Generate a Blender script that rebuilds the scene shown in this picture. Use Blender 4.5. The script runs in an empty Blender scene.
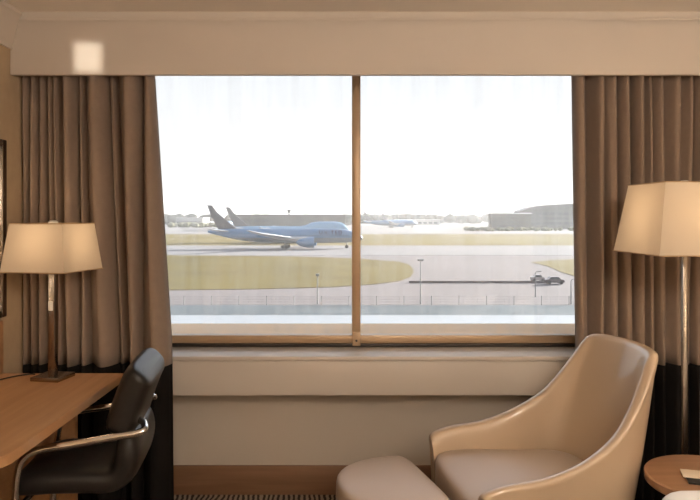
import bpy, bmesh, math, random
from mathutils import Vector, Matrix, noise
random.seed(7)
PI = math.pi
scene = bpy.context.scene
COL = scene.collection
F, CX, HY, EYE = 680.0, 350.0, 216.0, 1.45
GZ = -11.75                      # airfield level below the room floor
def R(d): return math.radians(d)
def at(px, py, Y):               # photo pixel at a known distance -> point
    return Vector(((px-CX)/F*Y, Y, EYE-(py-HY)/F*Y))
def gnd(px, py, dz=0.0):         # photo pixel on the airfield -> point
    Y = (EYE-GZ)*F/(py-HY)
    return Vector(((px-CX)/F*Y, Y, GZ+dz))

# ------------------------------------------------------------------ materials
def mat(name, col, rough=.6, metal=0.0, spec=.5, coat=0.0, var=0.0, vscale=8.0, bump=0.0, bscale=60.0, sheen=0.0, trans=0.0):
    m = bpy.data.materials.new(name); m.use_nodes = True
    nt = m.node_tree; b = nt.nodes['Principled BSDF']
    b.inputs['Base Color'].default_value = (*col, 1)
    b.inputs['Roughness'].default_value = rough
    b.inputs['Metallic'].default_value = metal
    b.inputs['Specular IOR Level'].default_value = spec
    b.inputs['Coat Weight'].default_value = coat
    b.inputs['Sheen Weight'].default_value = sheen
    tc = nt.nodes.new('ShaderNodeTexCoord')
    if var:
        n = nt.nodes.new('ShaderNodeTexNoise'); n.inputs['Scale'].default_value = vscale; n.inputs['Detail'].default_value = 4
        r = nt.nodes.new('ShaderNodeValToRGB')
        r.color_ramp.elements[0].position = .3; r.color_ramp.elements[1].position = .7
        r.color_ramp.elements[0].color = (*[max(0, c*(1-var)) for c in col], 1)
        r.color_ramp.elements[1].color = (*[min(1, c*(1+var)) for c in col], 1)
        nt.links.new(tc.outputs['Object'], n.inputs['Vector']); nt.links.new(n.outputs['Fac'], r.inputs['Fac'])
        nt.links.new(r.outputs['Color'], b.inputs['Base Color'])
    if bump:
        n2 = nt.nodes.new('ShaderNodeTexNoise'); n2.inputs['Scale'].default_value = bscale; n2.inputs['Detail'].default_value = 3
        bp = nt.nodes.new('ShaderNodeBump'); bp.inputs['Strength'].default_value = bump; bp.inputs['Distance'].default_value = .002
        nt.links.new(tc.outputs['Object'], n2.inputs['Vector']); nt.links.new(n2.outputs['Fac'], bp.inputs['Height'])
        nt.links.new(bp.outputs['Normal'], b.inputs['Normal'])
    return m

def wood(name, c1, c2, rough=.4, axis='Y', scale=2.2, coat=0.1):
    m = bpy.data.materials.new(name); m.use_nodes = True
    nt = m.node_tree; b = nt.nodes['Principled BSDF']
    b.inputs['Roughness'].default_value = rough; b.inputs['Coat Weight'].default_value = coat
    tc = nt.nodes.new('ShaderNodeTexCoord'); mp = nt.nodes.new('ShaderNodeMapping')
    s = [14*scale, 14*scale, 14*scale]; s['XYZ'.index(axis)] = .9*scale
    mp.inputs['Scale'].default_value = s
    n = nt.nodes.new('ShaderNodeTexNoise'); n.inputs['Scale'].default_value = 1.4; n.inputs['Detail'].default_value = 6; n.inputs['Distortion'].default_value = .6
    r = nt.nodes.new('ShaderNodeValToRGB')
    r.color_ramp.elements[0].position = .3; r.color_ramp.elements[1].position = .72
    r.color_ramp.elements[0].color = (*c1, 1); r.color_ramp.elements[1].color = (*c2, 1)
    nt.links.new(tc.outputs['Object'], mp.inputs['Vector']); nt.links.new(mp.outputs['Vector'], n.inputs['Vector'])
    nt.links.new(n.outputs['Fac'], r.inputs['Fac']); nt.links.new(r.outputs['Color'], b.inputs['Base Color'])
    return m

def shade_mat(name, col, trans):
    m = bpy.data.materials.new(name); m.use_nodes = True
    nt = m.node_tree; nt.nodes.clear()
    out = nt.nodes.new('ShaderNodeOutputMaterial'); mx = nt.nodes.new('ShaderNodeMixShader')
    d = nt.nodes.new('ShaderNodeBsdfDiffuse'); t = nt.nodes.new('ShaderNodeBsdfTranslucent')
    tc = nt.nodes.new('ShaderNodeTexCoord'); n = nt.nodes.new('ShaderNodeTexNoise'); n.inputs['Scale'].default_value = 220
    bp = nt.nodes.new('ShaderNodeBump'); bp.inputs['Strength'].default_value = .15; bp.inputs['Distance'].default_value = .001
    nt.links.new(tc.outputs['Object'], n.inputs['Vector']); nt.links.new(n.outputs['Fac'], bp.inputs['Height'])
    nt.links.new(bp.outputs['Normal'], d.inputs['Normal'])
    d.inputs['Color'].default_value = (*col, 1); t.inputs['Color'].default_value = (*col, 1)
    mx.inputs[0].default_value = trans
    nt.links.new(d.outputs[0], mx.inputs[1]); nt.links.new(t.outputs[0], mx.inputs[2]); nt.links.new(mx.outputs[0], out.inputs[0])
    return m

def glass_mat():
    m = bpy.data.materials.new('window_glass'); m.use_nodes = True
    nt = m.node_tree; nt.nodes.clear()
    out = nt.nodes.new('ShaderNodeOutputMaterial')
    tr = nt.nodes.new('ShaderNodeBsdfTransparent'); tr.inputs['Color'].default_value = (.97, .98, .98, 1)
    gl = nt.nodes.new('ShaderNodeBsdfGlossy'); gl.inputs['Roughness'].default_value = .02
    fr = nt.nodes.new('ShaderNodeFresnel'); fr.inputs['IOR'].default_value = 1.45
    m1 = nt.nodes.new('ShaderNodeMixShader')
    nt.links.new(fr.outputs[0], m1.inputs[0]); nt.links.new(tr.outputs[0], m1.inputs[1]); nt.links.new(gl.outputs[0], m1.inputs[2])
    # dust film with faint vertical wipe streaks
    tc = nt.nodes.new('ShaderNodeTexCoord'); mp = nt.nodes.new('ShaderNodeMapping'); mp.inputs['Scale'].default_value = (9, 1, .7)
    n = nt.nodes.new('ShaderNodeTexNoise'); n.inputs['Scale'].default_value = 1.6; n.inputs['Detail'].default_value = 3
    mr = nt.nodes.new('ShaderNodeMapRange'); mr.inputs['From Min'].default_value = .35; mr.inputs['From Max'].default_value = .75
    mr.inputs['To Min'].default_value = .02; mr.inputs['To Max'].default_value = .10
    du = nt.nodes.new('ShaderNodeBsdfTranslucent'); du.inputs['Color'].default_value = (.95, .93, .9, 1)
    m2 = nt.nodes.new('ShaderNodeMixShader')
    nt.links.new(tc.outputs['Object'], mp.inputs['Vector']); nt.links.new(mp.outputs['Vector'], n.inputs['Vector'])
    nt.links.new(n.outputs['Fac'], mr.inputs['Value']); nt.links.new(mr.outputs['Result'], m2.inputs[0])
    nt.links.new(m1.outputs[0], m2.inputs[1]); nt.links.new(du.outputs[0], m2.inputs[2])
    nt.links.new(m2.outputs[0], out.inputs[0])
    return m

def carpet_mat():
    m = bpy.data.materials.new('carpet'); m.use_nodes = True
    nt = m.node_tree; b = nt.nodes['Principled BSDF']; b.inputs['Roughness'].default_value = .95
    b.inputs['Specular IOR Level'].default_value = .1
    tc = nt.nodes.new('ShaderNodeTexCoord')
    w = nt.nodes.new('ShaderNodeTexWave'); w.inputs['Scale'].default_value = 12; w.inputs['Distortion'].default_value = 3.5
    w.inputs['Detail'].default_value = 2; w.bands_direction = 'X'
    n = nt.nodes.new('ShaderNodeTexNoise'); n.inputs['Scale'].default_value = 260
    r = nt.nodes.new('ShaderNodeValToRGB')
    r.color_ramp.elements[0].position = .3; r.color_ramp.elements[1].position = .62
    r.color_ramp.elements[0].color = (.045, .032, .025, 1); r.color_ramp.elements[1].color = (.30, .23, .17, 1)
    bp = nt.nodes.new('ShaderNodeBump'); bp.inputs['Strength'].default_value = .5; bp.inputs['Distance'].default_value = .004
    nt.links.new(tc.outputs['Object'], w.inputs['Vector']); nt.links.new(tc.outputs['Object'], n.inputs['Vector'])
    nt.links.new(w.outputs['Fac'], r.inputs['Fac']); nt.links.new(r.outputs['Color'], b.inputs['Base Color'])
    nt.links.new(n.outputs['Fac'], bp.inputs['Height']); nt.links.new(bp.outputs['Normal'], b.inputs['Normal'])
    return m

def livery_mat(name, top, belly, zsplit):
    m = bpy.data.materials.new(name); m.use_nodes = True
    nt = m.node_tree; b = nt.nodes['Principled BSDF']; b.inputs['Roughness'].default_value = .45; b.inputs['Specular IOR Level'].default_value = .25
    tc = nt.nodes.new('ShaderNodeTexCoord'); sp = nt.nodes.new('ShaderNodeSeparateXYZ')
    gt = nt.nodes.new('ShaderNodeMapRange'); gt.inputs['From Min'].default_value = zsplit-.12; gt.inputs['From Max'].default_value = zsplit+.12
    mx = nt.nodes.new('ShaderNodeMix'); mx.data_type = 'RGBA'
    mx.inputs[6].default_value = (*belly, 1); mx.inputs[7].default_value = (*top, 1)
    nt.links.new(tc.outputs['Object'], sp.inputs[0]); nt.links.new(sp.outputs['Z'], gt.inputs['Value'])
    nt.links.new(gt.outputs['Result'], mx.inputs[0]); nt.links.new(mx.outputs[2], b.inputs['Base Color'])
    return m

M = {}
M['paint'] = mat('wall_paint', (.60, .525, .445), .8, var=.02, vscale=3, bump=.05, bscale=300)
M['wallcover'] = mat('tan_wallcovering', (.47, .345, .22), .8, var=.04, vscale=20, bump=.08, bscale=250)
M['paint_shaded'] = mat('shaded_wall_paint', (.49, .42, .345), .8, var=.02, vscale=3)  # wall paint darkened to carry the shade under the sill
M['ceiling'] = mat('ceiling_paint', (.80, .725, .64), .85)
M['white_trim'] = mat('white_painted_trim', (.60, .53, .45), .45, var=.02, vscale=4)
M['sill'] = mat('sill_laminate', (.56, .495, .43), .4)
M['base_wood'] = wood('baseboard_wood', (.17, .085, .045), (.23, .12, .065), .45, 'X', 1.5)
M['carpet'] = carpet_mat()
M['desk'] = wood('desk_oak', (.40, .205, .09), (.50, .27, .125), .38, 'Y', 1.6, .15)
M['table'] = wood('table_oak', (.29, .145, .07), (.37, .195, .10), .38, 'X', 1.6, .15)
M['frame'] = mat('window_frame_bronze', (.47, .325, .20), .4, .25, var=.05, vscale=5)
M['track'] = mat('window_track_dark', (.035, .025, .02), .5)
M['ledge'] = mat('outside_ledge_stone', (.85, .58, .36), .7, var=.08, vscale=1.5, spec=.03)
M['glass'] = glass_mat()
M['curtain'] = mat('curtain_taupe', (.27, .195, .145), .85, spec=.15, sheen=.1, var=.04, vscale=30, bump=.12, bscale=500)
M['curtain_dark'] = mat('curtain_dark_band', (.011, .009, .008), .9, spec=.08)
M['shade'] = shade_mat('lamp_shade_linen', (.66, .575, .47), .60)
M['trim'] = mat('shade_trim', (.42, .28, .15), .7)
M['nickel'] = mat('brushed_nickel', (.34, .29, .24), .26, 1.0)
M['chrome'] = mat('chrome', (.75, .73, .70), .12, 1.0)
M['finial'] = mat('white_finial', (.85, .8, .7), .4)
M['bulb'] = mat('bulb_glass', (.9, .85, .7), .3)
M['black'] = mat('black_plastic', (.012, .011, .01), .45)
M['black_leather'] = mat('black_leather', (.013, .0105, .009), .42, spec=.35, bump=.12, bscale=120)
M['tan'] = mat('tan_leather', (.475, .35, .235), .42, coat=.6, bump=.03, bscale=160)
M['seat'] = mat('beige_leather', (.46, .355, .27), .42, bump=.06, bscale=160)
M['dark_wood'] = mat('dark_wood_leg', (.05, .028, .018), .4)
M['linen'] = mat('white_linen', (.88, .86, .83), .85, bump=.1, bscale=30)
M['mirror'] = mat('mirror_glass', (.85, .85, .85), .03, 1.0)
M['paper'] = mat('card_paper', (.75, .62, .46), .7)
# airfield
M['concrete'] = mat('airfield_concrete', (.168, .150, .150), .9, var=.05, vscale=.03, spec=.03)
M['tarmac'] = mat('taxiway_tarmac', (.195, .185, .187), .9, var=.05, vscale=.02, spec=.03)
M['apron'] = mat('apron_concrete', (.21, .20, .195), .9, var=.08, vscale=.01, spec=.03)
M['road'] = mat('service_road', (.115, .13, .14), .9, var=.18, vscale=.05, spec=.03)
M['roof_white'] = mat('white_roof_membrane', (.27, .285, .305), .8, var=.04, vscale=.3, spec=.03)
M['grass'] = mat('airfield_grass', (.118, .094, .036), .95, var=.16, vscale=.06, spec=.03)
M['grass_dry'] = mat('dry_grass', (.135, .107, .043), .95, var=.14, vscale=.03, spec=.03)
M['kerb'] = mat('dark_kerb', (.12, .10, .10), .9, spec=.03)
M['steel'] = mat('galvanised_steel', (.20, .20, .20), .6, .3)
M['fuse'] = livery_mat('fuselage_paint', (.125, .22, .35), (.21, .23, .25), 4.35)
M['fuse_grey'] = livery_mat('fuselage_grey', (.25, .38, .52), (.22, .25, .28), 4.4)
M['fin'] = mat('fin_paint', (.12, .115, .12), .5)
M['fin2'] = mat('fin_paint_grey', (.16, .16, .165), .5)
M['wing'] = mat('wing_paint', (.52, .53, .55), .5)
M['engine'] = mat('engine_paint', (.125, .22, .35), .35)
M['tyre'] = mat('tyre_rubber', (.03, .03, .03), .8)
M['letter'] = mat('dark_blue_lettering', (.01, .02, .06), .6)
M['gold'] = mat('fin_globe', (.25, .23, .2), .5)
M['winglass'] = mat('dark_glazing', (.04, .05, .06), .2)
M['term'] = mat('terminal_cladding', (.06, .062, .05), .8, var=.15, vscale=.1, spec=.03)
M['term_pale'] = mat('terminal_pale', (.40, .39, .38), .7, spec=.03)
M['hall'] = mat('hall_cladding', (.085, .085, .08), .7, var=.06, vscale=.1, spec=.03)
M['roofsheet'] = mat('pale_roof_sheet', (.70, .70, .70), .6, spec=.03)
M['tree'] = mat('tree_foliage', (.05, .054, .038), .95, var=.3, vscale=.15, spec=.03)
M['hedge'] = mat('hedge_foliage', (.17, .165, .10), .95, var=.3, vscale=.2, spec=.03)
M['car'] = mat('car_paint', (.10, .075, .075), .3)
M['car2'] = mat('car_paint_grey', (.30, .26, .25), .3)

# ------------------------------------------------------------------ mesh helpers
def obj(name, bm, m, parent=None, sharp=35, mods=None, flat=False):
    me = bpy.data.meshes.new(name)
    bmesh.ops.recalc_face_normals(bm, faces=bm.faces[:])
    for f in bm.faces: f.smooth = not flat
    bm.to_mesh(me); bm.free()
    if not flat: me.set_sharp_from_angle(angle=R(sharp))
    for mm in (m if isinstance(m, (list, tuple)) else [m]): me.materials.append(mm)
    o = bpy.data.objects.new(name, me); COL.objects.link(o)
    if parent: o.parent = parent
    return o
def tag(o, label=None, cat=None, group=None, kind=None):
    if label: o['label'] = label
    if cat: o['category'] = cat
    if group: o['group'] = group
    if kind: o['kind'] = kind
    return o
def thing(name, label, cat, loc=(0, 0, 0), rz=0, group=None):
    o = bpy.data.objects.new(name, None); COL.objects.link(o)
    o.empty_display_size = .1
    o.location = loc; o.rotation_euler = (0, 0, rz)
    return tag(o, label, cat, group)
def structure(name, bm, m, **k):
    return tag(obj(name, bm, m, **k), kind='structure')
def dup(root, loc, rz, label, group=None):
    r = root.copy(); COL.objects.link(r); r.location = loc; r.rotation_euler = (0, 0, rz)
    r['label'] = label
    if group: r['group'] = group
    for ch in list(root.children):
        c = ch.copy(); COL.objects.link(c); c.parent = r
        for g in list(ch.children):
            d = g.copy(); COL.objects.link(d); d.parent = c
    return r
def NB(): return bmesh.new()
def box(bm, x0, x1, y0, y1, z0, z1, bev=0.0, seg=2):
    r = bmesh.ops.create_cube(bm, size=1)
    for v in r['verts']:
        v.co = Vector((x0+(v.co.x+.5)*(x1-x0), y0+(v.co.y+.5)*(y1-y0), z0+(v.co.z+.5)*(z1-z0)))
    if bev:
        es = list({e for v in r['verts'] for e in v.link_edges})
        bmesh.ops.bevel(bm, geom=es, offset=bev, segments=seg, profile=.5, affect='EDGES')
    return bm
def catmull(pts, n=8):
    pts = [Vector(p) for p in pts]; out = []
    for i in range(len(pts)-1):
        p0, p1, p2, p3 = pts[max(i-1, 0)], pts[i], pts[i+1], pts[min(i+2, len(pts)-1)]
        for k in range(n):
            t = k/n
            out.append(.5*((2*p1)+(-p0+p2)*t+(2*p0-5*p1+4*p2-p3)*t*t+(-p0+3*p1-3*p2+p3)*t**3))
    out.append(pts[-1]); return out
def tube(bm, pts, r, seg=10, sm=0, cap=True):
    P = catmull(pts, sm) if sm else [Vector(p) for p in pts]
    rings = []; up = None
    for i, p in enumerate(P):
        t = (P[min(i+1, len(P)-1)]-P[max(i-1, 0)]).normalized()
        if up is None:
            up = Vector((0, 0, 1)) if abs(t.z) < .9 else Vector((1, 0, 0))
        up = (up-t*up.dot(t)).normalized(); s = t.cross(up)
        rr = r[i] if isinstance(r, list) else r
        rings.append([bm.verts.new(p+(up*math.cos(a)+s*math.sin(a))*rr) for a in [2*PI*k/seg for k in range(seg)]])
    for a, b in zip(rings, rings[1:]):
        for k in range(seg): bm.faces.new((a[k], a[(k+1) % seg], b[(k+1) % seg], b[k]))
    if cap: bm.faces.new(rings[0]); bm.faces.new(rings[-1])
    return bm
def lathe(bm, prof, seg=32, c=(0, 0)):
    rings = []
    for r, z in prof:
        if r < 1e-5: rings.append([bm.verts.new((c[0], c[1], z))])
        else: rings.append([bm.verts.new((c[0]+r*math.cos(2*PI*k/seg), c[1]+r*math.sin(2*PI*k/seg), z)) for k in range(seg)])
    for a, b in zip(rings, rings[1:]):
        for k in range(seg):
            q = [a[k % len(a)], a[(k+1) % len(a)], b[(k+1) % len(b)], b[k % len(b)]]
            q = list(dict.fromkeys(q))
            if len(q) > 2: bm.faces.new(q)
    for rg, flag in ((rings[0], 1), (rings[-1], 1)):
        if len(rg) > 2: bm.faces.new(rg)
    return bm
def loft(bm, rings, close=True, cap=True):
    V = [[bm.verts.new(p) for p in r] for r in rings]
    n = len(V[0])
    for a, b in zip(V, V[1:]):
        for k in range(n if close else n-1): bm.faces.new((a[k], a[(k+1) % n], b[(k+1) % n], b[k]))
    if cap and close: bm.faces.new(V[0]); bm.faces.new(V[-1])
    return V
def prism(bm, pts, z0, z1):
    a = [bm.verts.new((p[0], p[1], z0)) for p in pts]; b = [bm.verts.new((p[0], p[1], z1)) for p in pts]
    n = len(pts)
    bm.faces.new(a); bm.faces.new(b)
    for k in range(n): bm.faces.new((a[k], a[(k+1) % n], b[(k+1) % n], b[k]))
    return bm
def subsurf(o, n=2):
    md = o.modifiers.new('subd', 'SUBSURF'); md.levels = n; md.render_levels = n; return o

# ------------------------------------------------------------------ room shell
XL, XR, YW, YB, ZC = -1.56, 2.95, 3.55, -3.0, 2.385
structure('floor', box(NB(), XL-.1, XR+.1, YB-.1, YW+.05, -.1, 0), M['carpet'])
structure('ceiling', box(NB(), XL-.1, XR+.1, YB-.1, YW+.25, ZC, ZC+.1), M['ceiling'])
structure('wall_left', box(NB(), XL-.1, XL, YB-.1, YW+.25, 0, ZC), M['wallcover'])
structure('wall_right', box(NB(), XR, XR+.1, YB-.1, YW+.25, 0, ZC), M['paint'])
structure('wall_back', box(NB(), XL, XR, YB-.1, YB, 0, ZC), M['paint'])
WX0, WX1, WZ0, WZ1 = -1.30, 1.43, .765, 2.27
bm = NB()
box(bm, XL, WX0, YW, YW+.25, 0, ZC); box(bm, WX1, XR, YW, YW+.75, 0, ZC)  # right pier made deeper outside, unseen, to block the sun
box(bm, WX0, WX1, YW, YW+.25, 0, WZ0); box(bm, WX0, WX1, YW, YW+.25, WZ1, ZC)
structure('wall_front', bm, M['paint_shaded'])
# bulkhead fascia that hides the curtain heading
structure('trim_1', box(NB(), XL, XR, 3.12, 3.15, 2.098, ZC, .004), M['paint'])
# crown moulding
def crown(x0, y0, x1, y1, nx, ny, drop, out):
    prof = [(0, 0), (out, 0), (out, -.018), (out*.86, -.024), (out*.7, -.04), (out*.42, -drop*.6), (out*.28, -drop*.82), (.012, -drop*.86), (.012, -drop), (0, -drop)]
    bm = NB()
    loft(bm, [[Vector((x+nx*a, y+ny*a, ZC+b)) for a, b in prof] for x, y in ((x0, y0), (x1, y1))])
    return bm
structure('trim_2', crown(XL, YB, XL, 3.12, 1, 0, .17, .06), M['paint'])
structure('trim_3', crown(XL, 3.12, XR, 3.12, 0, -1, .03, .008), M['paint'])
# baseboards
structure('baseboard_front', box(NB(), XL+.015, XR-.015, YW-.016, YW, 0, .151, .003), M['base_wood'])
structure('baseboard_left', box(NB(), XL, XL+.015, YB, YW, 0, .151, .003), M['base_wood'])
structure('baseboard_right', box(NB(), XR-.015, XR, YB, YW, 0, .151, .003), M['base_wood'])
# sill: white board with nosing and deep apron below
bm = NB()
box(bm, -1.55, 1.75, 3.315, YW+.01, .742, .765, .006)
box(bm, -1.55, 1.75, 3.33, YW-.001, .571, .742, .003)
structure('window_sill', bm, M['sill'])

# ------------------------------------------------------------------ window
win = thing('window_1', 'wide two pane bronze framed window over the white sill', 'window'); tag(win, kind='structure')
FY0, FY1 = 3.57, 3.63
bm = NB()
box(bm, WX0, WX0+.05, FY0, FY1, WZ0, WZ1, .004); box(bm, WX1-.05, WX1, FY0, FY1, WZ0, WZ1, .004)
box(bm, WX0, WX1, FY0, FY1, WZ1-.05, WZ1, .004)
obj('frame', bm, M['frame'], win)
obj('bottom_rail', box(NB(), WX0+.05, WX1-.05, FY0, FY1, .781, .823, .005), M['frame'], win)
obj('track', box(NB(), WX0, WX1, 3.555, FY1+.02, .7655, .781, .002), M['track'], win)
obj('mullion', box(NB(), .010, .055, FY0-.012, FY1, .80, WZ1-.05, .005), M['frame'], win)
lt = obj('latch', box(NB(), .012, .055, FY0-.026, FY0-.012, .772, .845, .004), M['frame'], win)
bm = NB(); tube(bm, [(.0335, FY0-.026, .80), (.0335, FY0-.030, .80)], .006, 12); obj('screw', bm, M['track'], lt)
for a, b in ((WX0+.045, .015), (.05, WX1-.045)):
    obj('glass_pane', box(NB(), a, b, 3.60, 3.606, .81, WZ1-.04), M['glass'], win, flat=True)
# ledge outside
structure('trim_4', box(NB(), -1.298, 1.428, 3.64, 4.21, .70, .786, .01), M['ledge'])

# ------------------------------------------------------------------ curtains
def curtain(name, label, top, low, Y0, ztop, zlow_ref, flip):
    th = thing(name, label, 'curtain', ((top[0]+top[-1])/2/F*Y0-CX/F*Y0, Y0, 0))
    off = th.location.copy()
    def X(px): return (px-CX)/F*Y0
    zsplit = .745
    rr = random.Random(len(label)*3)
    nf = len(top)
    dep = [rr.uniform(.0, .045) for _ in top]; dep[0] = dep[-1] = .0
    skew = [rr.uniform(.55, 1.6) for _ in top]; big = [rr.uniform(.65, 1.25) for _ in top]
    def row(z):
        t = (ztop-z)/(ztop-zlow_ref); t = min(t, 1.0)+max(0, t-1.0)*.15
        return [X(a+(b-a)*t) for a, b in zip(top, low)]
    def sheet(z0, z1, nr):
        bm = NB(); rows = []
        for j in range(nr+1):
            z = z0+(z1-z0)*j/nr; xs = row(z); line = []
            for i in range(len(xs)-1):
                w = abs(xs[i+1]-xs[i]); K = 16
                va, vb = dep[i], dep[i+1]
                for k in range(K + (1 if i == len(xs)-2 else 0)):
                    u = k/K
                    uu = u**skew[i]
                    amp = min(.115, .028+.85*w)*big[i]*(1-.12*math.sin(1.9*z+i*1.7))
                    y = Y0+va+(vb-va)*u-amp*(1-abs(2*uu-1)**3.2)*(.8+.2*math.sin(PI*uu))
                    y += .005*math.sin(7*u+4*z+2.1*i)*math.sin(PI*u)
                    x = xs[i]+(xs[i+1]-xs[i])*(u+.05*math.sin(2*PI*u))
                    line.append(Vector((x, y, z))-off)
            rows.append(line)
        loft(bm, rows, close=False, cap=False); return bm
    a = obj('fabric_panel', sheet(ztop, zsplit, 26), M['curtain'], th, sharp=80)
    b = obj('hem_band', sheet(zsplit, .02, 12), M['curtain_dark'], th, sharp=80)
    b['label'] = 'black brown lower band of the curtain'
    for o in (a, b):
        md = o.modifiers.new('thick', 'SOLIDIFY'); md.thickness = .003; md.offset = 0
    return th
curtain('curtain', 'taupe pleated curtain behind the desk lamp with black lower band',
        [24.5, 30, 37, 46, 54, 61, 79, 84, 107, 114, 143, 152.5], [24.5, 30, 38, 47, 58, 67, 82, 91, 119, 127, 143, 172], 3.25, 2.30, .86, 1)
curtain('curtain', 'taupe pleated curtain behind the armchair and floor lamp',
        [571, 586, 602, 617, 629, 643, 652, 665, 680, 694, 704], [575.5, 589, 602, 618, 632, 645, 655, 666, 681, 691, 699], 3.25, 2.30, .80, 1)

# ------------------------------------------------------------------ desk
dk = thing('writing_desk', 'light oak writing desk with rounded corner along the left wall', 'desk', (XL, 2.45, 0))
def loc(o, x, y, z=0): return Vector((x, y, z))
bm = NB()
cr = .09
pts = [(XL+.002, 3.03), (XL+.002, 1.93)]
for k in range(9):
    a = -PI/2+PI/2*k/8; pts.append((-1.005-cr+cr*math.cos(a), 1.93+cr+cr*math.sin(a)))
pts += [(-1.005, 3.03)]
prism(bm, [(x-XL, y-2.45) for x, y in pts], .715, .75)
bmesh.ops.bevel(bm, geom=[e for e in bm.edges if abs(e.verts[0].co.z-e.verts[1].co.z) < 1e-4], offset=.003, segments=2, affect='EDGES')
obj('desk_top', bm, M['desk'], dk)
obj('end_panel', box(NB(), .02, .40, .42, .45, 0, .715, .003), M['desk'], dk)
obj('end_panel', box(NB(), .02, .40, -.50, -.47, 0, .715, .003), M['desk'], dk)
obj('rear_panel', box(NB(), .005, .02, -.52, .57, .30, .715, .002), M['desk'], dk)
obj('wall_upstand', box(NB(), .001, .016, -.75, .58, .75, .985, .002), M['desk'], dk)
obj('bracket', box(NB(), .38, .47, .42, .45, .675, .715, .003), M['black'], dk)

# mirror on the left wall
mr = thing('wall_mirror', 'silver framed mirror on the left wall above the desk', 'mirror', (XL, 2.575, 1.4))
obj('mirror_glass', box(NB(), .004, .010, -.42, .45, -.385, .37), M['mirror'], mr, flat=True)
bm = NB()
for y0, y1, z0, z1 in ((.44, .475, -.40, .39), (-.45, -.42, -.40, .39), (-.42, .44, .365, .39), (-.42, .44, -.40, -.375)):
    box(bm, .002, .022, y0, y1, z0, z1, .004)
obj('mirror_frame', bm, M['nickel'], mr)

# ------------------------------------------------------------------ lamps
def frustum_shade(bm, s0, s1, z0, z1, th):
    for sa, sb in (((s0, s1), (s0-th, s1-th)),):
        o0 = [Vector((a*s0/2, b*s0/2, z0)) for a, b in ((-1, -1), (1, -1), (1, 1), (-1, 1))]
        o1 = [Vector((a*s1/2, b*s1/2, z1)) for a, b in ((-1, -1), (1, -1), (1, 1), (-1, 1))]
    loft(bm, [o0, o1], True, False)
def lamp(name, label, loc_, rz, s0, s1, z0, z1, base, pole_w, cat, bz, power, glow):
    th = thing(name, label, cat, loc_, rz)
    bm = NB(); frustum_shade(bm, s0, s1, z0, z1, .004)
    sh = obj('lamp_shade', bm, M['shade'], th, sharp=20)
    for s, z in ((s0, z0), (s1, z1)):
        bm = NB()
        h = s/2+.0012
        c = [Vector((a*h, b*h, z)) for a, b in ((-1, -1), (1, -1), (1, 1), (-1, 1))]
        for i in range(4): tube(bm, [c[i], c[(i+1) % 4]], .0022, 6)
        obj('shade_trim', bm, M['trim'], sh)
    bm = NB()
    zz = z1-.012
    for a, b in ((1, 0), (-1, 0), (0, 1), (0, -1)):
        tube(bm, [(0, 0, zz), (a*(s1/2-.006), b*(s1/2-.006), zz)], .0018, 6)
    obj('shade_spider', bm, M['nickel'], sh)
    obj('base', box(NB(), -base/2, base/2, -base/2, base/2, bz, bz+.018, .003), M['nickel'], th)
    obj('pole', box(NB(), -pole_w/2, pole_w/2, -pole_w/2, pole_w/2, bz+.018, z0+.06, .003), M['nickel'], th)
    bm = NB(); tube(bm, [(0, 0, z0+.05), (0, 0, z0+.085)], .018, 16); obj('socket', bm, M['black'], th)
    bm = NB()
    lathe(bm, [(.0, z0+.085), (.014, z0+.085), (.016, z0+.10), (.026, z0+.12), (.029, z0+.135), (.022, z0+.155), (0, z0+.163)], 20)
    bl = obj('bulb', bm, M['glow'], th)
    bm = NB(); tube(bm, [(0, 0, z0+.16), (0, 0, z1-.01)], .002, 6); obj('harp', bm, M['nickel'], th)
    bm = NB(); lathe(bm, [(0, z1-.013), (.012, z1-.012), (.021, z1-.004), (.021, z1+.007), (.012, z1+.013), (0, z1+.014)], 16); obj('finial', bm, M['finial'], th)
    L = bpy.data.lights.new(name+'_light', 'POINT'); L.energy = power; L.color = glow; L.shadow_soft_size = .075
    lo = bpy.data.objects.new(name+'_light', L); COL.objects.link(lo); lo.parent = th; lo.location = (0, 0, z0+.115)
    return th
bm_ = bpy.data.materials.new('bulb_lit'); bm_.use_nodes = True
_b = bm_.node_tree.nodes['Principled BSDF']; _b.inputs['Base Color'].default_value = (1, .9, .7, 1)
_b.inputs['Emission Color'].default_value = (1, .72, .42, 1); _b.inputs['Emission Strength'].default_value = 2.5
M['glow'] = bm_
WARM = (1, .70, .42)
dl = lamp('desk_lamp', 'nickel desk lamp with square linen shade at the desk end', (-1.277, 2.925, 0), R(-10),
          .292, .243, 1.217, 1.418, .13, .030, 'lamp', .7505, 1.7, WARM)
bm = NB(); box(bm, -.011, .009, -.021, -.011, 1.045, 1.085, .003); obj('switch', bm, M['finial'], dl)
fl = lamp('floor_lamp', 'nickel floor lamp with large square linen shade behind the round table', (1.328, 2.70, 0), R(2),
          .40, .312, 1.303, 1.578, .28, .020, 'lamp', .0, 2.8, WARM)
# cords
bm = NB(); tube(bm, [(-1.53, 2.60, .7545), (-1.49, 2.88, .7545), (-1.42, 2.985, .7545), (-1.385, 2.99, .7545)], .003, 8, 8)
tag(obj('power_cord', bm, M['black']), 'thin black power cord lying on the desk behind the lamp', 'cord')

# ------------------------------------------------------------------ office chair (cantilever)
oc = thing('office_chair', 'black leather desk chair with chrome arms tucked under the desk', 'chair', (-.90, 2.56, -.0), R(7))
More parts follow.
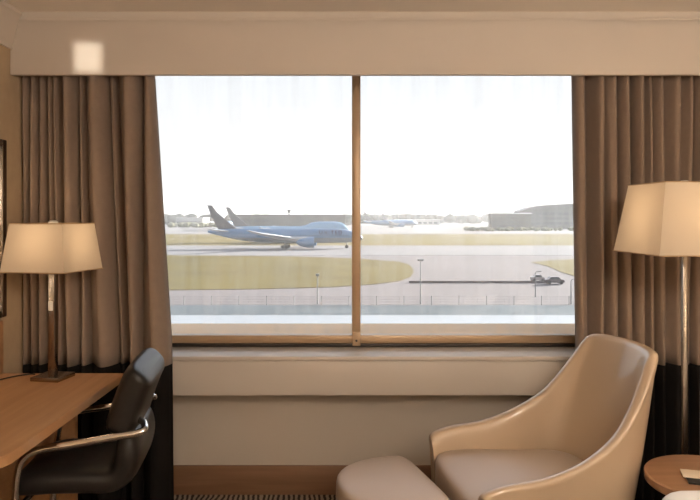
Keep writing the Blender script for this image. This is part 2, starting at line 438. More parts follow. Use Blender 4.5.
# local: -x is forwards, y across
W = .205
def pad(path, thick, w, nseg=9, puff=.018):
    P = catmull(path, 6); bm = NB(); rings = []
    n = len(P)
    for i, p in enumerate(P):
        t = (P[min(i+1, n-1)]-P[max(i-1, 0)]).normalized()
        nrm = Vector((-t.z, 0, t.x))
        e = min(i, n-1-i)/ (n*.18); e = min(1, e); k = math.sqrt(max(0, 1-(1-e)**2))
        ring = []
        hw = w*(.86+.14*k); ht = thick/2*(.30+.70*k)
        m = 24
        for q in range(m):
            a = 2*PI*q/m; c, s = math.cos(a), math.sin(a)
            sx = math.copysign(abs(c)**.42, c); sz = math.copysign(abs(s)**.62, s)
            ring.append(p+Vector((0, sx*hw, 0))+nrm*(sz*ht))
        rings.append(ring)
    loft(bm, rings); return bm
obj('seat', pad([(-.29, 0, .508), (-.20, 0, .522), (-.05, 0, .520), (.03, 0, .518), (.075, 0, .545), (.093, 0, .61), (.088, 0, .69)], .098, W), M['black_leather'], oc, sharp=70)
obj('backrest', pad([(.065, 0, .685), (.075, 0, .73), (.098, 0, .80), (.125, 0, .865), (.15, 0, .893)], .115, W+.008), M['black_leather'], oc, sharp=70)
for s in (-1, 1):
    bm = NB()
    yy = s*(W+.035-(.03 if s > 0 else 0)); dx = .035 if s > 0 else 0
    tube(bm, [(.115, s*(W-.08), .722), (.150-dx, s*(W-.03), .720), (.162-dx, yy-s*.012, .712), (.137-dx, yy, .703), (.04, yy, .690), (-.08, yy, .672), (-.17, yy, .662), (-.225, yy, .640), (-.25, yy, .59), (-.262, yy, .45), (-.285, yy, .10), (-.275, yy, .035), (-.22, yy, .014), (.0, yy, .013), (.22, yy, .013), (.25, yy-s*.05, .013)], .0125, 12, 6)
    obj('arm', bm, M['chrome'], oc)
bm = NB(); tube(bm, [(.25, -(W-.015), .013), (.255, 0, .013), (.25, W-.015, .013)], .0125, 12, 4); obj('floor_rail', bm, M['chrome'], oc)
bm = NB(); tube(bm, [(-.262, -(W+.03), .455), (-.262, 0, .445), (-.262, W+.03, .455)], .0125, 12, 4); obj('seat_rail', bm, M['chrome'], oc)

# ------------------------------------------------------------------ armchair
ac = thing('armchair', 'tan leather armchair with swooping arms and high back beside the window', 'armchair', (.762, 2.612, 0), R(189))
# ridge points for the half side, front -> back centre : x, y, z
half = [(.377, .312, .500), (.376, .330, .532), (.29, .338, .558), (.17, .338, .570), (.06, .334, .600), (-.02, .328, .638), (-.10, .312, .696), (-.165, .292, .782), (-.215, .268, .868), (-.25, .246, .932), (-.278, .208, .955), (-.305, .11, .959), (-.315, .0, .959)]
half = [(x*1.11 if x < 0 else x, y*.955, z) for x, y, z in half]
full = half+[(x, -y, z) for x, y, z in reversed(half[:-1])]
ridge = catmull(full, 3); N = len(ridge)
cen = Vector((.06, 0, 0))
rows = []
for i, p in enumerate(ridge):
    q = Vector((p.x, p.y, 0))
    t = ridge[min(i+1, N-1)]-ridge[max(i-1, 0)]; t.z = 0
    nrm = Vector((t.y, -t.x, 0))
    nrm = nrm.normalized() if nrm.length > 1e-6 else Vector((0, 1, 0))
    if nrm.dot(q-cen) < 0: nrm = -nrm
    if i < 4: nrm = Vector((0, 1, 0))
    if i > N-5: nrm = Vector((0, -1, 0))
    # outer foot
    bk = max(0, min(1, (.05-p.x)/.40))
    side = math.copysign(1, p.y) if abs(p.y) > 1e-4 else 0
    sm = max(0, min(1, (.12-p.x)/.46)); sm = sm*sm*(3-2*sm)
    foot = Vector((p.x*.97+sm*.16, p.y*(.86+.25*sm), .13))
    inn = Vector((p.x+sm*.15, p.y*(.83+.32*sm), .36))
    T = .028
    prof = [foot]
    for u, bul in ((.25, .012), (.5, .016), (.75, .012), (.92, .004)):
        b = foot.lerp(p, u)+nrm*(bul+T*.4*u); prof.append(b)
    prof += [p+nrm*T*.80+Vector((0, 0, -.010)), p+nrm*T*.5+Vector((0, 0, .002)), p-nrm*T*.5+Vector((0, 0, .002)), p-nrm*T*.9+Vector((0, 0, -.010))]
    ri = p-nrm*T
    for u in (.12, .35, .65, 1):
        prof.append(ri.lerp(inn, u)-nrm*.004*math.sin(PI*u))
    prof.append(Vector((inn.x, inn.y*.98, .16)))
    rows.append(prof)
bm = NB(); loft(bm, rows, close=True, cap=True)
sh = obj('shell', bm, M['tan'], ac, sharp=80); subsurf(sh, 1)
# seat cushion
def cushion(outline, z0, z1, crown_, edge=.03):
    bm = NB(); c = Vector((sum(p[0] for p in outline)/len(outline), sum(p[1] for p in outline)/len(outline), 0))
    def ring(s, z): return [Vector((c.x+(p[0]-c.x)*s, c.y+(p[1]-c.y)*s, z)) for p in outline]
    R_ = [ring(.97, z0), ring(1.0, z0+.012), ring(1.0, z1-edge), ring(.985, z1-edge*.35), ring(.94, z1), ring(.75, z1+crown_*.55), ring(.45, z1+crown_*.85), ring(.15, z1+crown_)]
    loft(bm, R_); return bm
ol = []
for k in range(40):
    a = 2*PI*k/40; c, s = math.cos(a), math.sin(a)
    fx = .04+.358*math.copysign(abs(c)**.30, c) if c > 0 else .04+.245*math.copysign(abs(c)**.7, c)
    ol.append((fx, (.262+.055*max(0, min(1, (fx-.05)/.15)))*math.copysign(abs(s)**.42, s)))
o = obj('seat_cushion', cushion(ol, .29, .472, .020), M['seat'], ac, sharp=80); subsurf(o, 1)
obj('front_rail', box(NB(), .29, .345, -.27, .27, .14, .29, .012), M['tan'], ac)
for x, y in ((.26, .23), (.26, -.23), (-.20, .20), (-.20, -.20)):
    bm = NB(); tube(bm, [(x*1.08, y*1.08, 0), (x, y, .16)], [.012, .02], 12); obj('leg', bm, M['dark_wood'], ac)

# ------------------------------------------------------------------ ottoman
P1, P2 = Vector((.232, 2.885, 0)), Vector((.385, 2.35, 0))
mid = (P1+P2)/2; ax = (P2-P1).normalized(); L2 = (P2-P1).length/2; out = Vector((ax.y, -ax.x, 0))
if out.x > 0: out = -out
ot = thing('ottoman', 'beige D-shaped footstool in front of the armchair', 'footstool', (mid.x, mid.y, 0), math.atan2(out.y, out.x))
ol = []
for k in range(44):
    a = 2*PI*k/44; c, s = math.cos(a), math.sin(a)
    x = .10+.262*math.copysign(abs(c)**.95, c) if c > 0 else .10+.10*math.copysign(abs(c)**.35, c)
    ol.append((x, L2*math.copysign(abs(s)**(.85 if c > 0 else .40), s)))
o = obj('cushion', cushion(ol, .17, .448, .012, .03), M['seat'], ot, sharp=80); subsurf(o, 1)
bm = NB(); V = [Vector((p[0]*.97+.003, p[1]*.97, .12)) for p in ol]; loft(bm, [V, [v+Vector((0, 0, .055)) for v in V]])
obj('base', bm, M['tan'], ot)
for x, y in ((.27, 0.08), (.27, -.08), (.05, .2), (.05, -.2)):
    bm = NB(); tube(bm, [(x, y, 0), (x, y, .125)], [.012, .017], 12); obj('leg', bm, M['dark_wood'], ot)

# ------------------------------------------------------------------ round side table
TX, TY, TZ = 1.212, 2.275, .58
rt = thing('side_table', 'round oak side table between the bed and the floor lamp', 'table', (TX, TY, 0))
bm = NB(); lathe(bm, [(0, TZ-.034), (.204, TZ-.034), (.209, TZ-.029), (.211, TZ-.006), (.207, TZ-.001), (.20, TZ), (0, TZ)], 64); obj('table_top', bm, M['table'], rt)
bm = NB(); tube(bm, [(0, 0, .02), (0, 0, TZ-.034)], .025, 20); obj('column', bm, M['dark_wood'], rt)
bm = NB(); lathe(bm, [(0, 0), (.15, 0), (.155, .008), (.14, .018), (.03, .03), (0, .03)], 40); obj('foot', bm, M['dark_wood'], rt)
bk = thing('booklet', 'small dark booklet with a beige card on the round table', 'booklet', (1.185, 2.23, TZ), R(-18))
obj('cover', box(NB(), -.075, .075, -.05, .05, 0, .007, .001), M['black'], bk)
obj('card', box(NB(), -.085, .06, -.01, .062, .007, .010, .0005), M['paper'], bk)
# ------------------------------------------------------------------ bed (only its corner reaches the frame)
bd = thing('bed', 'bed with white duvet whose corner shows in front of the round table', 'bed', (1.9, 1.22, 0))
obj('bed_base', box(NB(), -.93, 1.03, -.78, .74, .06, .32, .02), M['dark_wood'], bd)
obj('mattress', box(NB(), -.96, 1.03, -.80, .76, .32, .54, .06, 4), M['linen'], bd)
bm = NB(); box(bm, -1.01, 1.03, -.83, .80, .40, .656, .07, 5)
bmesh.ops.subdivide_edges(bm, edges=[e for e in bm.edges if e.calc_length() > .5], cuts=16, use_grid_fill=True)
for v in bm.verts:
    v.co.z += .006*noise.noise(v.co*6)
obj('duvet', bm, M['linen'], bd, sharp=60)
obj('headboard', box(NB(), 1.03, 1.048, -.9, .85, .2, 1.15, .005), M['dark_wood'], bd)
for x in (-.85, .95):
    for y in (-.7, .66):
        bm = NB(); tube(bm, [(x, y, 0), (x, y, .08)], .025, 12); obj('leg', bm, M['black'], bd)

# ================================================================== AIRFIELD
def ground(name, pts, m, dz, thick=.04, kind='structure'):
    bm = NB(); prism(bm, [(p.x, p.y) for p in pts], GZ+dz-thick, GZ+dz)
    o = obj(name, bm, m, flat=True); o['kind'] = kind; return o
def strip(name, y0, y1, x0, x1, m, dz, kind='structure'):
    a = (EYE-GZ)*F
    d0, d1 = a/(y0-HY), a/(y1-HY)
    return ground(name, [Vector((x0, d0, 0)), Vector((x1, d0, 0)), Vector((x1, d1, 0)), Vector((x0, d1, 0))], m, dz, kind=kind)
bm = NB(); box(bm, -1600, 1600, 6, 2600, GZ-1, GZ); structure('airfield_ground', bm, M['concrete'], flat=True)
strip('apron', 233.4, 221, -900, 900, M['apron'], .05)
strip('grass_strip', 245.6, 234.3, -700, 900, M['grass_dry'], .06, 'stuff')
strip('taxiway', 255.5, 245.6, -500, 600, M['tarmac'], .05)
g = [(20, 254.5), (180, 255.5), (290, 256.5), (360, 259), (398, 261.5), (409, 264.5), (413, 269), (413.5, 273), (410, 277.5), (398, 281.5), (375, 284.5), (330, 287.5), (250, 289.5), (160, 290.5), (20, 291.5)]
ground('grass_island', [gnd(*p) for p in g], M['grass'], .08, kind='stuff')
g = [(531, 262.5), (548, 260.5), (575, 259.3), (640, 258), (640, 288), (575, 276.5), (560, 272), (548, 266.5)]
ground('grass_corner', [gnd(*p) for p in g], M['grass_dry'], .08, kind='stuff')
strip('service_road', 318, 305.5, -160, 160, M['road'], .05)
# added unseen wing right of the window, keeps direct sun out of the room
bm = NB(); box(bm, 5.25, 14, 4.4, 15, GZ, 8); box(bm, 5.15, 14, 4.3, 15.1, 8, 8.4)
for k in range(4):
    for zz in (-9, -5.6, -2.2, 1.2, 4.6): box(bm, 5.20, 5.3, 5+k*2.5, 6.6+k*2.5, zz, zz+1.5)
structure('sun_block_wing', bm, M['term_pale'], flat=True)
# white flat roof of the low wing below the window
bm = NB(); box(bm, -14, 5.1, 8, 24, -2.6, -2.05); box(bm, 5.1, 14, 15.2, 24, -2.6, -2.05); structure('annex_roof', bm, M['roof_white'], flat=True)
# dark kerb line
k0, k1 = gnd(409, 283), gnd(545, 283)
bm = NB(); box(bm, k0.x, k1.x, k0.y-.2, k0.y+.2, GZ, GZ+.42); structure('kerb', bm, M['kerb'], flat=True)

# perimeter fence
fy = (EYE-GZ)*F/(305.3-HY)
fn = thing('perimeter_fence', 'low wire perimeter fence running along the near service road', 'fence', (0, fy, GZ))
fx0, stepx = (156.5-CX)/F*fy, 27.5/F*fy
for i in range(17):
    bm = NB(); tube(bm, [(fx0+i*stepx, 0, 0), (fx0+i*stepx, 0, 1.42)], .055, 8); obj('post', bm, M['steel'], fn)
bm = NB()
for z in (.12, .5, .9, 1.25): tube(bm, [(fx0, 0, z), (fx0+16*stepx, 0, z)], .012, 4)
for i in range(16*6): tube(bm, [(fx0+i*stepx/6, 0, .1), (fx0+i*stepx/6, 0, 1.28)], .008, 4)
obj('wire_mesh', bm, M['steel'], fn)

# lamp posts
def lamp_post(px, ybase, ytop, label, arm):
    p = gnd(px, ybase); h = (ybase-ytop)/F*p.y
    t = thing('lamp_post', label, 'lamp post', p)
    bm = NB(); tube(bm, [(0, 0, 0), (0, 0, h)], [.11, .06], 8); obj('pole', bm, M['steel'], t)
    bm = NB()
    if arm == 'T': box(bm, -.45, .45, -.2, .2, h, h+.28, .04)
    elif arm == 'R': tube(bm, [(0, 0, h), (.15, 0, h+.22), (.55, 0, h+.28)], .05, 6, 4); box(bm, .45, .95, -.12, .12, h+.2, h+.34, .03)
    else: box(bm, -.25, .25, -.2, .2, h, h+.35, .05)
    obj('lamp_head', bm, M['steel'], t)
lamp_post(420.5, 304, 261, 'tall lamp post on the pavement right of the grass island tip', 'T')
lamp_post(535.5, 297, 273, 'lamp post with a bent arm beside the parked cars', 'R')
lamp_post(571, 304, 281, 'lamp post beside the right curtain edge', 'R')
lamp_post(317.5, 304, 276, 'lamp post standing before the grass island near the mullion', 'B')

# cars
def car(px, py, label, m, L=4.2):
    p = gnd(px, py); t = thing('car', label, 'car', p)
    s = L/4.2
    prof = [(-2.1, .35), (-2.1, .8), (-1.9, .95), (-1.35, 1.0), (-.85, 1.45), (.75, 1.45), (1.25, 1.0), (1.95, .88), (2.1, .7), (2.1, .35)]
    bm = NB(); loft(bm, [[Vector((x*s, y, z)) for x, z in prof] for y in (-.85, .85)]); obj('body', bm, m, t)
    w = [(-1.2, 1.0), (-.82, 1.38), (.70, 1.38), (1.08, 1.0)]
    bm = NB(); loft(bm, [[Vector((x*s, y, z)) for x, z in w] for y in (-.87, .87)]); obj('side_window', bm, M['winglass'], t)
    for x in (-1.3, 1.35):
        for y in (-.8, .8):
            bm = NB(); tube(bm, [(x*s, y-.1, .33), (x*s, y+.1, .33)], .33, 16); obj('wheel', bm, M['tyre'], t)
car(554, 284, 'dark car at the right end of the dark kerb line', M['car'], 3.6)
car(537.5, 281.6, 'smaller grey car behind the bent arm lamp post', M['car2'], 2.6)

# ------------------------------------------------------------------ aircraft
def fuselage(stations, seg=28):
    bm = NB(); rings = []
    P = stations
    pts = catmull([Vector((p[0], p[1], p[2])) for p in P], 4); rz = catmull([Vector((p[0], p[3], 0)) for p in P], 4)
    for a, b in zip(pts, rz):
        rings.append([Vector((a.x, a.y*math.cos(t), a.z+(b.y if math.sin(t) > 0 else a.y)*math.sin(t))) for t in [2*PI*k/seg for k in range(seg)]])
    loft(bm, rings); return bm
def aero(bm, sections):      # sections: (x_lead, x_trail, y, z, thickness)
    rings = []
    for xl, xt, y, z, th in sections:
        c = xl-xt
        rings.append([Vector((xl, y, z)), Vector((xl-.08*c, y, z+th*.4)), Vector((xl-.35*c, y, z+th*.5)), Vector((xl-.7*c, y, z+th*.25)), Vector((xt, y, z)), Vector((xl-.5*c, y, z-th*.4)), Vector((xl-.1*c, y, z-th*.4))])
    loft(bm, rings); return bm
def fin_mesh(pts, th):
    bm = NB(); n = len(pts)
    cx_ = sum(p[0] for p in pts)/n; cz_ = sum(p[1] for p in pts)/n
    for s in (0,):
        a = [bm.verts.new((x, -th*.15, z)) for x, z in pts]; b = [bm.verts.new((x, th*.15, z)) for x, z in pts]
        ai = [bm.verts.new((cx_+(x-cx_)*.8, -th/2, cz_+(z-cz_)*.86)) for x, z in pts]; bi = [bm.verts.new((cx_+(x-cx_)*.8, th/2, cz_+(z-cz_)*.86)) for x, z in pts]
        bm.faces.new(ai); bm.faces.new(bi)
        for k in range(n):
            j = (k+1) % n
            bm.faces.new((a[k], a[j], ai[j], ai[k])); bm.faces.new((b[k], b[j], bi[j], bi[k])); bm.faces.new((a[k], a[j], b[j], b[k]))
    return bm
def hull(hump):
    base = [(0, .35, 6.75, .35), (2, .85, 6.7, .85), (6, 1.55, 6.35, 1.55), (12, 2.3, 5.75, 2.3), (18, 2.7, 5.35, 2.7), (24, 2.87, 5.15, 2.87), (36, 2.87, 5.1, 2.87), (40, 2.87, 5.1, 2.87), (44, 2.87, 5.1, 2.87), (54, 2.8, 5.05, 2.8), (58, 2.45, 4.85, 2.35), (60.5, 1.85, 4.6, 1.75), (62.3, 1.05, 4.35, .95), (63, .2, 4.2, .2)]
    if not hump: return base
    up = {40: 3.5, 44: 5.0, 54: 5.3, 58: 4.8, 60.5: 3.3, 62.3: 1.5}
    return [(x, r, z, up.get(x, q)) for x, r, z, q in base]
ST, ST_H = hull(False), hull(True)
def aircraft(label, loc_, rz, st, fm, finm, em, letters=None, humped=False, group=None):
    t = thing('aircraft', label, 'airplane', loc_, rz, group)
    fu = obj('fuselage', fuselage(st), fm, t, sharp=60)
    obj('tail_fin', fin_mesh([(-.4, 17.6), (1.6, 17.5), (4.0, 14.4), (12.2, 7.6), (4.4, 7.3), (1.2, 13.2)], .9), finm, t, sharp=20)
    for s in (-1, 1):
        bm = NB(); aero(bm, [(41.5, 29, s*2.4, 3.7, 1.5), (34.5, 26.6, s*10.5, 4.7, 1.0), (25.0, 21.4, s*24, 6.7, .5), (21.2, 19.8, s*28.6, 7.8, .2)])
        obj('wing', bm, M['wing'], t, sharp=50)
        bm = NB(); aero(bm, [(9.5, 3.6, s*.9, 6.9, .6), (3.4, 1.2, s*9.3, 7.9, .2)]); obj('horizontal_stabilizer', bm, M['wing'], t, sharp=50)
        for ey, ex in (((9.7, 0),) if not humped else ((9.7, 0), (17.5, -6))):
            bm = NB()
            prof = [(43.4, 1.75), (43.7, 2.0), (43.2, 2.15), (41.4, 2.15), (39.6, 1.85), (38.0, 1.3), (36.8, .5)]
            rings = [[Vector((x+ex, s*ey+r*math.cos(a), 2.75+r*math.sin(a)+(ey-9.7)*.12)) for a in [2*PI*k/20 for k in range(20)]] for x, r in prof]
            loft(bm, rings); e = obj('engine', bm, em, t, sharp=50)
            bm = NB(); box(bm, 34.5+ex, 41+ex, s*ey-.2, s*ey+.2, 4.0+(ey-9.7)*.12, 5.0+(ey-9.7)*.12, .1); obj('pylon', bm, M['wing'], e)
    for x, y, n in ((31.6, -4.9, 2), (31.6, 4.9, 2), (56.5, 0, 1)):
        bm = NB(); tube(bm, [(x, y, .7), (x, y*.9, 3.9)], .28, 10)
        gr = obj('landing_gear', bm, M['steel'], t)
        for k in range(n):
            for s in (-1, 1):
                xx = x+(k-(n-1)/2)*1.5
                bm = NB(); tube(bm, [(xx, y+s*.35, .68), (xx, y+s*.85, .68)], .68, 18); obj('wheel', bm, M['tyre'], gr)
    bm = NB()
    for k in range(52):
        x = 13+k*.86
        r = 2.36+min(1, (x-13)/9)*.52
        box(bm, x, x+.38, -r-.02, r+.02, 5.0+max(0, (22-x)*.09), 5.4+max(0, (22-x)*.09))
    wr = obj('window_row', bm, M['winglass'], t); 
    bm = NB(); box(bm, 59.3, 60.9, -1.7, 1.7, 5.4, 5.95, .2); obj('cockpit_window', bm, M['winglass'], t)
    if letters:
        cu = bpy.data.curves.new('lettering', 'FONT'); cu.body = letters; cu.size = 2.1; cu.extrude = .03; cu.offset = .10; cu.align_x = 'CENTER'; cu.space_character = 1.35
        tmp = bpy.data.objects.new('lettering_tmp', cu); COL.objects.link(tmp)
        bpy.context.view_layer.update()
        dg = bpy.context.evaluated_depsgraph_get()
        me = bpy.data.meshes.new_from_object(tmp.evaluated_get(dg))
        bpy.data.objects.remove(tmp)
        me.materials.clear(); me.materials.append(M['letter'])
        lo = bpy.data.objects.new('lettering', me); COL.objects.link(lo); lo.parent = t
        print('letter polys', len(me.polygons))
        for v in me.vertices:
            x, zz, dd = v.co.x, v.co.y+5.75, v.co.z
            v.co = (x+50.0, -math.sqrt(max(.1, 2.87**2-(zz-5.1)**2))-.05-dd, zz)
        # globe emblem lines on the fin
        bm = NB()
        for rr in (1.2, 2.2, 3.2):
            tube(bm, [(6.6+rr*math.cos(a), -.46, 8.6+rr*math.sin(a)) for a in [R(95-k*9) for k in range(11 if rr < 3 else 8)]], .09, 6)
        for ang in (150, 120, 95):
            tube(bm, [(6.6, -.46, 8.6), (6.6+3.0*math.cos(R(ang)), -.46, 8.6+3.0*math.sin(R(ang)))], .08, 6)
        obj('globe_emblem', bm, M['gold'], t)
    return t
Y1 = 277.0
a1 = aircraft('nearest blue airliner with dark tail fin taxiing across the window', ((208-CX)/F*Y1, Y1, GZ+.065), 0, ST, M['fuse'], M['fin'], M['engine'], letters='UNITED')
Y2 = 342.0
a2 = aircraft('four engined airliner with a raised front deck partly hidden behind the nearest airliner', ((226.5-CX)/F*Y2, Y2, GZ+.065), 0, ST_H, M['fuse_grey'], M['fin2'], M['wing'], humped=True)
dup(a1, ((204-CX)/F*640, 690, GZ+.065), R(62), 'distant airliner whose tail fin shows left of the nearest dark fin')
r3 = [o for o in bpy.data.objects if o.get('label', '').startswith('distant airliner')][0]
for c in list(r3.children):
    if c.name.startswith(('lettering', 'globe_emblem')): bpy.data.objects.remove(c)
dup(r3, ((364-CX)/F*760, 760, GZ+.065), R(13.5), 'far parked airliner just right of the window mullion')
dup(r3, ((382-CX)/F*880, 880, GZ+.065), R(40), 'farthest parked airliner on the apron, second from the mullion')

# ------------------------------------------------------------------ far buildings and trees
def block(label, name, cat, px0, px1, ytop, Y, depth, wallm, roofm=None, rows=2, nwin=10, roof_h=.8):
    x0, x1 = (px0-CX)/F*Y, (px1-CX)/F*Y
    h = EYE-(ytop-HY)/F*Y-GZ
    t = thing(name, label, cat, ((x0+x1)/2, Y, GZ)); w = (x1-x0)/2
    obj('wall', box(NB(), -w, w, 0, depth, 0, h-roof_h), wallm, t, flat=True)
    obj('roof', box(NB(), -w-.6, w+.6, -.6, depth+.6, h-roof_h, h), roofm or wallm, t, flat=True)
    for r in range(rows):
        z0 = h*(.22+.62*r/max(1, rows)); z1 = z0+h*.55/max(1, rows)*.55
        for k in range(nwin):
            a = -w*.95+1.9*w*k/nwin
            obj('window', box(NB(), a, a+1.9*w/nwin*.72, -.12, .05, z0, z1), M['winglass'], t, flat=True)
    return t
block('long low dark terminal building behind the airliners', 'terminal_building', 'building', 237, 345, 214.6, 620, 40, M['term'], None, 2, 14)
block('pale low building in the haze beyond the left curtain edge', 'terminal_building', 'building', 176, 203, 217.5, 900, 40, M['term_pale'], None, 1, 6)
block('grey glazed building with pale overhanging roof right of centre', 'terminal_building', 'building', 491, 531, 212.8, 620, 12, M['term'], M['roofsheet'], 3, 8, 1.0)
block('low pale pier building under the far trees', 'terminal_building', 'building', 396, 440, 219.5, 1000, 30, M['term_pale'], M['roofsheet'], 1, 8, .8)
# big hall with a rising curved roof
Yh = 700
hl = thing('hangar', 'large grey hall with a rising curved roof at the right window edge', 'hangar', ((523-CX)/F*Yh, Yh, GZ))
def hz(py): return EYE-(py-HY)/F*Yh-GZ
ol = [(px-523)/F*Yh for px in (520, 528, 537, 548, 560, 575, 600, 640)]; zt = [hz(v) for v in (211.5, 208.5, 206.6, 205.4, 204.6, 204.0, 204.0, 206)]
bm = NB(); loft(bm, [[Vector((ol[0], y, 0))]+[Vector((x, y, z)) for x, z in zip(ol, zt)]+[Vector((ol[-1], y, 0))] for y in (0, 26)])
obj('body', bm, M['hall'], hl)
bm = NB(); loft(bm, [[Vector((x, y, z)) for x, z in zip(ol, zt)]+[Vector((x, y, z+.7)) for x, z in reversed(list(zip(ol, zt)))] for y in (-1.2, 27)])
obj('roof', bm, M['term_pale'], hl)
for k in range(11):
    x = 6+k*7.2
    for z in (4, 9, 14): obj('window', box(NB(), x, x+5, -.1, .05, z, z+3), M['winglass'], hl, flat=True)
# control tower
tw = thing('control_tower', 'control tower rising above the dark terminal', 'tower', ((289-CX)/F*720, 720, GZ))
h = EYE+6.5/F*720-GZ
bm = NB(); lathe(bm, [(0, 0), (1.3, 0), (1.0, h-3.5), (0, h-3.5)], 16); obj('shaft', bm, M['term_pale'], tw)
bm = NB(); lathe(bm, [(0, h-3.5), (1.1, h-3.5), (1.9, h-1.6), (1.9, h-.2), (0, h)], 16); obj('cab', bm, M['term'], tw)
an = thing('radio_mast', 'thin radio mast right of the control tower', 'mast', ((303-CX)/F*720, 720, GZ))
bm = NB(); tube(bm, [(0, 0, 0), (0, 0, EYE+8/F*720-GZ)], [.5, .15], 6); obj('pole', bm, M['steel'], an)
bm = NB(); box(bm, -.8, .8, -.3, .3, 19, 19.6, .1); obj('crossbar', bm, M['steel'], an)

def woodland(name, px0, px1, ytop, Y, depth, n, m, label_cat, hmin=.55):
    bm = NB()
    H = EYE-(ytop-HY)/F*Y-GZ
    for k in range(n):
        x = (px0+(px1-px0)*random.random()-CX)/F*Y; y = Y+depth*random.random()
        hh = H*random.uniform(hmin, 1.0); r = hh*random.uniform(.38, .55)
        res = bmesh.ops.create_icosphere(bm, subdivisions=2, radius=1)
        sd = Vector((k*3.1, k*1.7, 0))
        for v in res['verts']:
            d = 1+.28*noise.noise(v.co*2.2+sd)
            v.co = Vector((x+v.co.x*r*1.25*d, y+v.co.y*r*d, max(.0, hh-r+v.co.z*r*d)+GZ))
        tube(bm, [(x, y, GZ), (x, y, GZ+hh*.5)], .35, 5)
    o = obj(name, bm, m, sharp=80); o['kind'] = 'stuff'; o['label'] = label_cat; o['category'] = 'trees'; return o
woodland('woodland', 120, 215, 213.2, 1050, 60, 50, M['tree'], 'hazy tree line left of the dark tail fin', .7)
woodland('woodland', 345, 505, 213.6, 1150, 80, 90, M['tree'], 'low hazy tree line between mullion and glazed building', .75)
woodland('woodland', 225, 352, 214.2, 900, 40, 60, M['tree'], 'tree line behind the dark terminal', .75)
woodland('hedge_row', 468, 640, 226.5, 590, 20, 110, M['hedge'], 'scrub and hedges in front of the glazed building', .6)
woodland('woodland', 168, 240, 222, 760, 60, 40, M['hedge'], 'low scrub beyond the left end of the dry grass', .7)

# haze over the airfield: a real thin volume of air
hm = bpy.data.materials.new('haze_air'); hm.use_nodes = True
nt = hm.node_tree; nt.nodes.clear()
ou = nt.nodes.new('ShaderNodeOutputMaterial'); vs = nt.nodes.new('ShaderNodeVolumeScatter')
vs.inputs['Color'].default_value = (.97, .97, 1, 1); vs.inputs['Density'].default_value = .00016; vs.inputs['Anisotropy'].default_value = .25
nt.links.new(vs.outputs[0], ou.inputs['Volume'])
bm = NB(); box(bm, -1500, 1500, 30, 2500, GZ+.001, 45); hz_ = obj('haze', bm, hm, flat=True); hz_['kind'] = 'structure'

# ------------------------------------------------------------------ light
w = bpy.data.worlds.new('sky'); scene.world = w; w.use_nodes = True
nt = w.node_tree; bg = nt.nodes['Background']
tc = nt.nodes.new('ShaderNodeTexCoord'); sp = nt.nodes.new('ShaderNodeSeparateXYZ'); nt.links.new(tc.outputs['Generated'], sp.inputs[0])
rp = nt.nodes.new('ShaderNodeValToRGB')
els = rp.color_ramp.elements
els[0].position = .0; els[0].color = (.95, .93, .92, 1)
els[1].position = 1; els[1].color = (.50, .62, .85, 1)
e = els.new(.08); e.color = (.97, .955, .95, 1)
e = els.new(.20); e.color = (.94, .96, 1.0, 1)
e = els.new(.45); e.color = (.78, .86, 1.0, 1)
nt.links.new(sp.outputs['Z'], rp.inputs['Fac'])
nt.links.new(rp.outputs['Color'], bg.inputs['Color']); 
rg = nt.nodes.new('ShaderNodeValToRGB'); eg = rg.color_ramp.elements          # brighter glare sky above, on the side we look to
eg[0].position = .21; eg[0].color = (0, 0, 0, 1); eg[1].position = .8; eg[1].color = (0, 0, 0, 1)
q = eg.new(.34); q.color = (1, 1, 1, 1); q = eg.new(.5); q.color = (.8, .8, .8, 1)
nt.links.new(sp.outputs['Z'], rg.inputs['Fac'])
my = nt.nodes.new('ShaderNodeMath'); my.operation = 'MAXIMUM'; my.inputs[1].default_value = 0; nt.links.new(sp.outputs['Y'], my.inputs[0])
mm = nt.nodes.new('ShaderNodeMath'); mm.operation = 'MULTIPLY'; nt.links.new(my.outputs[0], mm.inputs[0]); nt.links.new(rg.outputs['Color'], mm.inputs[1])
ma = nt.nodes.new('ShaderNodeMath'); ma.operation = 'MULTIPLY_ADD'; ma.inputs[1].default_value = 1.6; ma.inputs[2].default_value = 1.1
nt.links.new(mm.outputs[0], ma.inputs[0]); nt.links.new(ma.outputs[0], bg.inputs['Strength'])
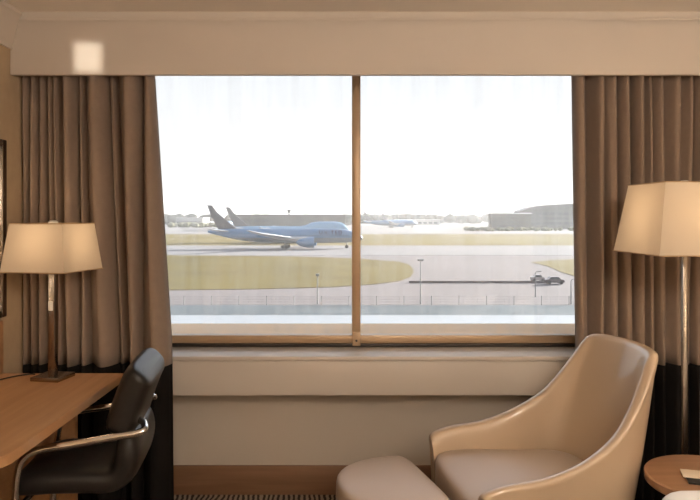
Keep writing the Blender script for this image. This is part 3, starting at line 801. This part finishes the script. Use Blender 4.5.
S = bpy.data.lights.new('sun', 'SUN'); S.energy = 33; S.angle = R(.6); S.color = (1, .95, .87)
so = bpy.data.objects.new('sun', S); COL.objects.link(so)
sd = Vector((math.cos(R(13.5))*.75, math.cos(R(13.5))*.66, math.sin(R(13.5)))).normalized()     # towards the sun: from the right, grazing the facade
so.rotation_euler = sd.to_track_quat('Z', 'Y').to_euler()

def area(name, loc_, target, sx, sy, power, col, spread=180):
    L = bpy.data.lights.new(name, 'AREA'); L.shape = 'RECTANGLE'; L.size = sx; L.size_y = sy; L.energy = power; L.color = col; L.spread = R(spread)
    o = bpy.data.objects.new(name, L); COL.objects.link(o); o.location = loc_
    o.rotation_euler = (Vector(loc_)-Vector(target)).to_track_quat('Z', 'Y').to_euler(); return o
# added fill lights without fixtures, to brighten the room
area('ceiling_bounce_fill', (.9, -1.7, 1.75), (.9, -1.7, 3), .8, .8, 190, (1, .92, .82))

def pt(name, loc_, power, col, r=.12):
    L = bpy.data.lights.new(name, 'POINT'); L.energy = power; L.color = col; L.shadow_soft_size = r
    o = bpy.data.objects.new(name, L); COL.objects.link(o); o.location = loc_
pt('warm_fill_light', (2.72, -.2, 1.25), 22, (1, .80, .58))  # added warm fill from the right, no lamp stands there
pt('ceiling_light', (.75, .35, 1.95), 52, (1, .92, .83), .16)  # added fill hanging in mid-air, no fixture there
# added narrow beam, stands in for a reflected sun glint on the bulkhead
tg = at(88, 57.5, 3.12)
area('glint_light', (.9, -2.6, 1.5), tg, .115, .135, .055, (1, .93, .82), .6)

# ------------------------------------------------------------------ camera
cam = bpy.data.cameras.new('camera'); co = bpy.data.objects.new('camera', cam); COL.objects.link(co)
co.location = (0, 0, EYE); co.rotation_euler = (R(90), 0, 0)
cam.sensor_width = 36; cam.lens = 36*F/700; cam.shift_y = (HY-250)/700.0; cam.clip_end = 6000; cam.clip_start = .05
scene.camera = co
scene.view_settings.view_transform = 'Standard'; scene.view_settings.look = 'None'
scene.view_settings.exposure = 0; scene.view_settings.gamma = 1
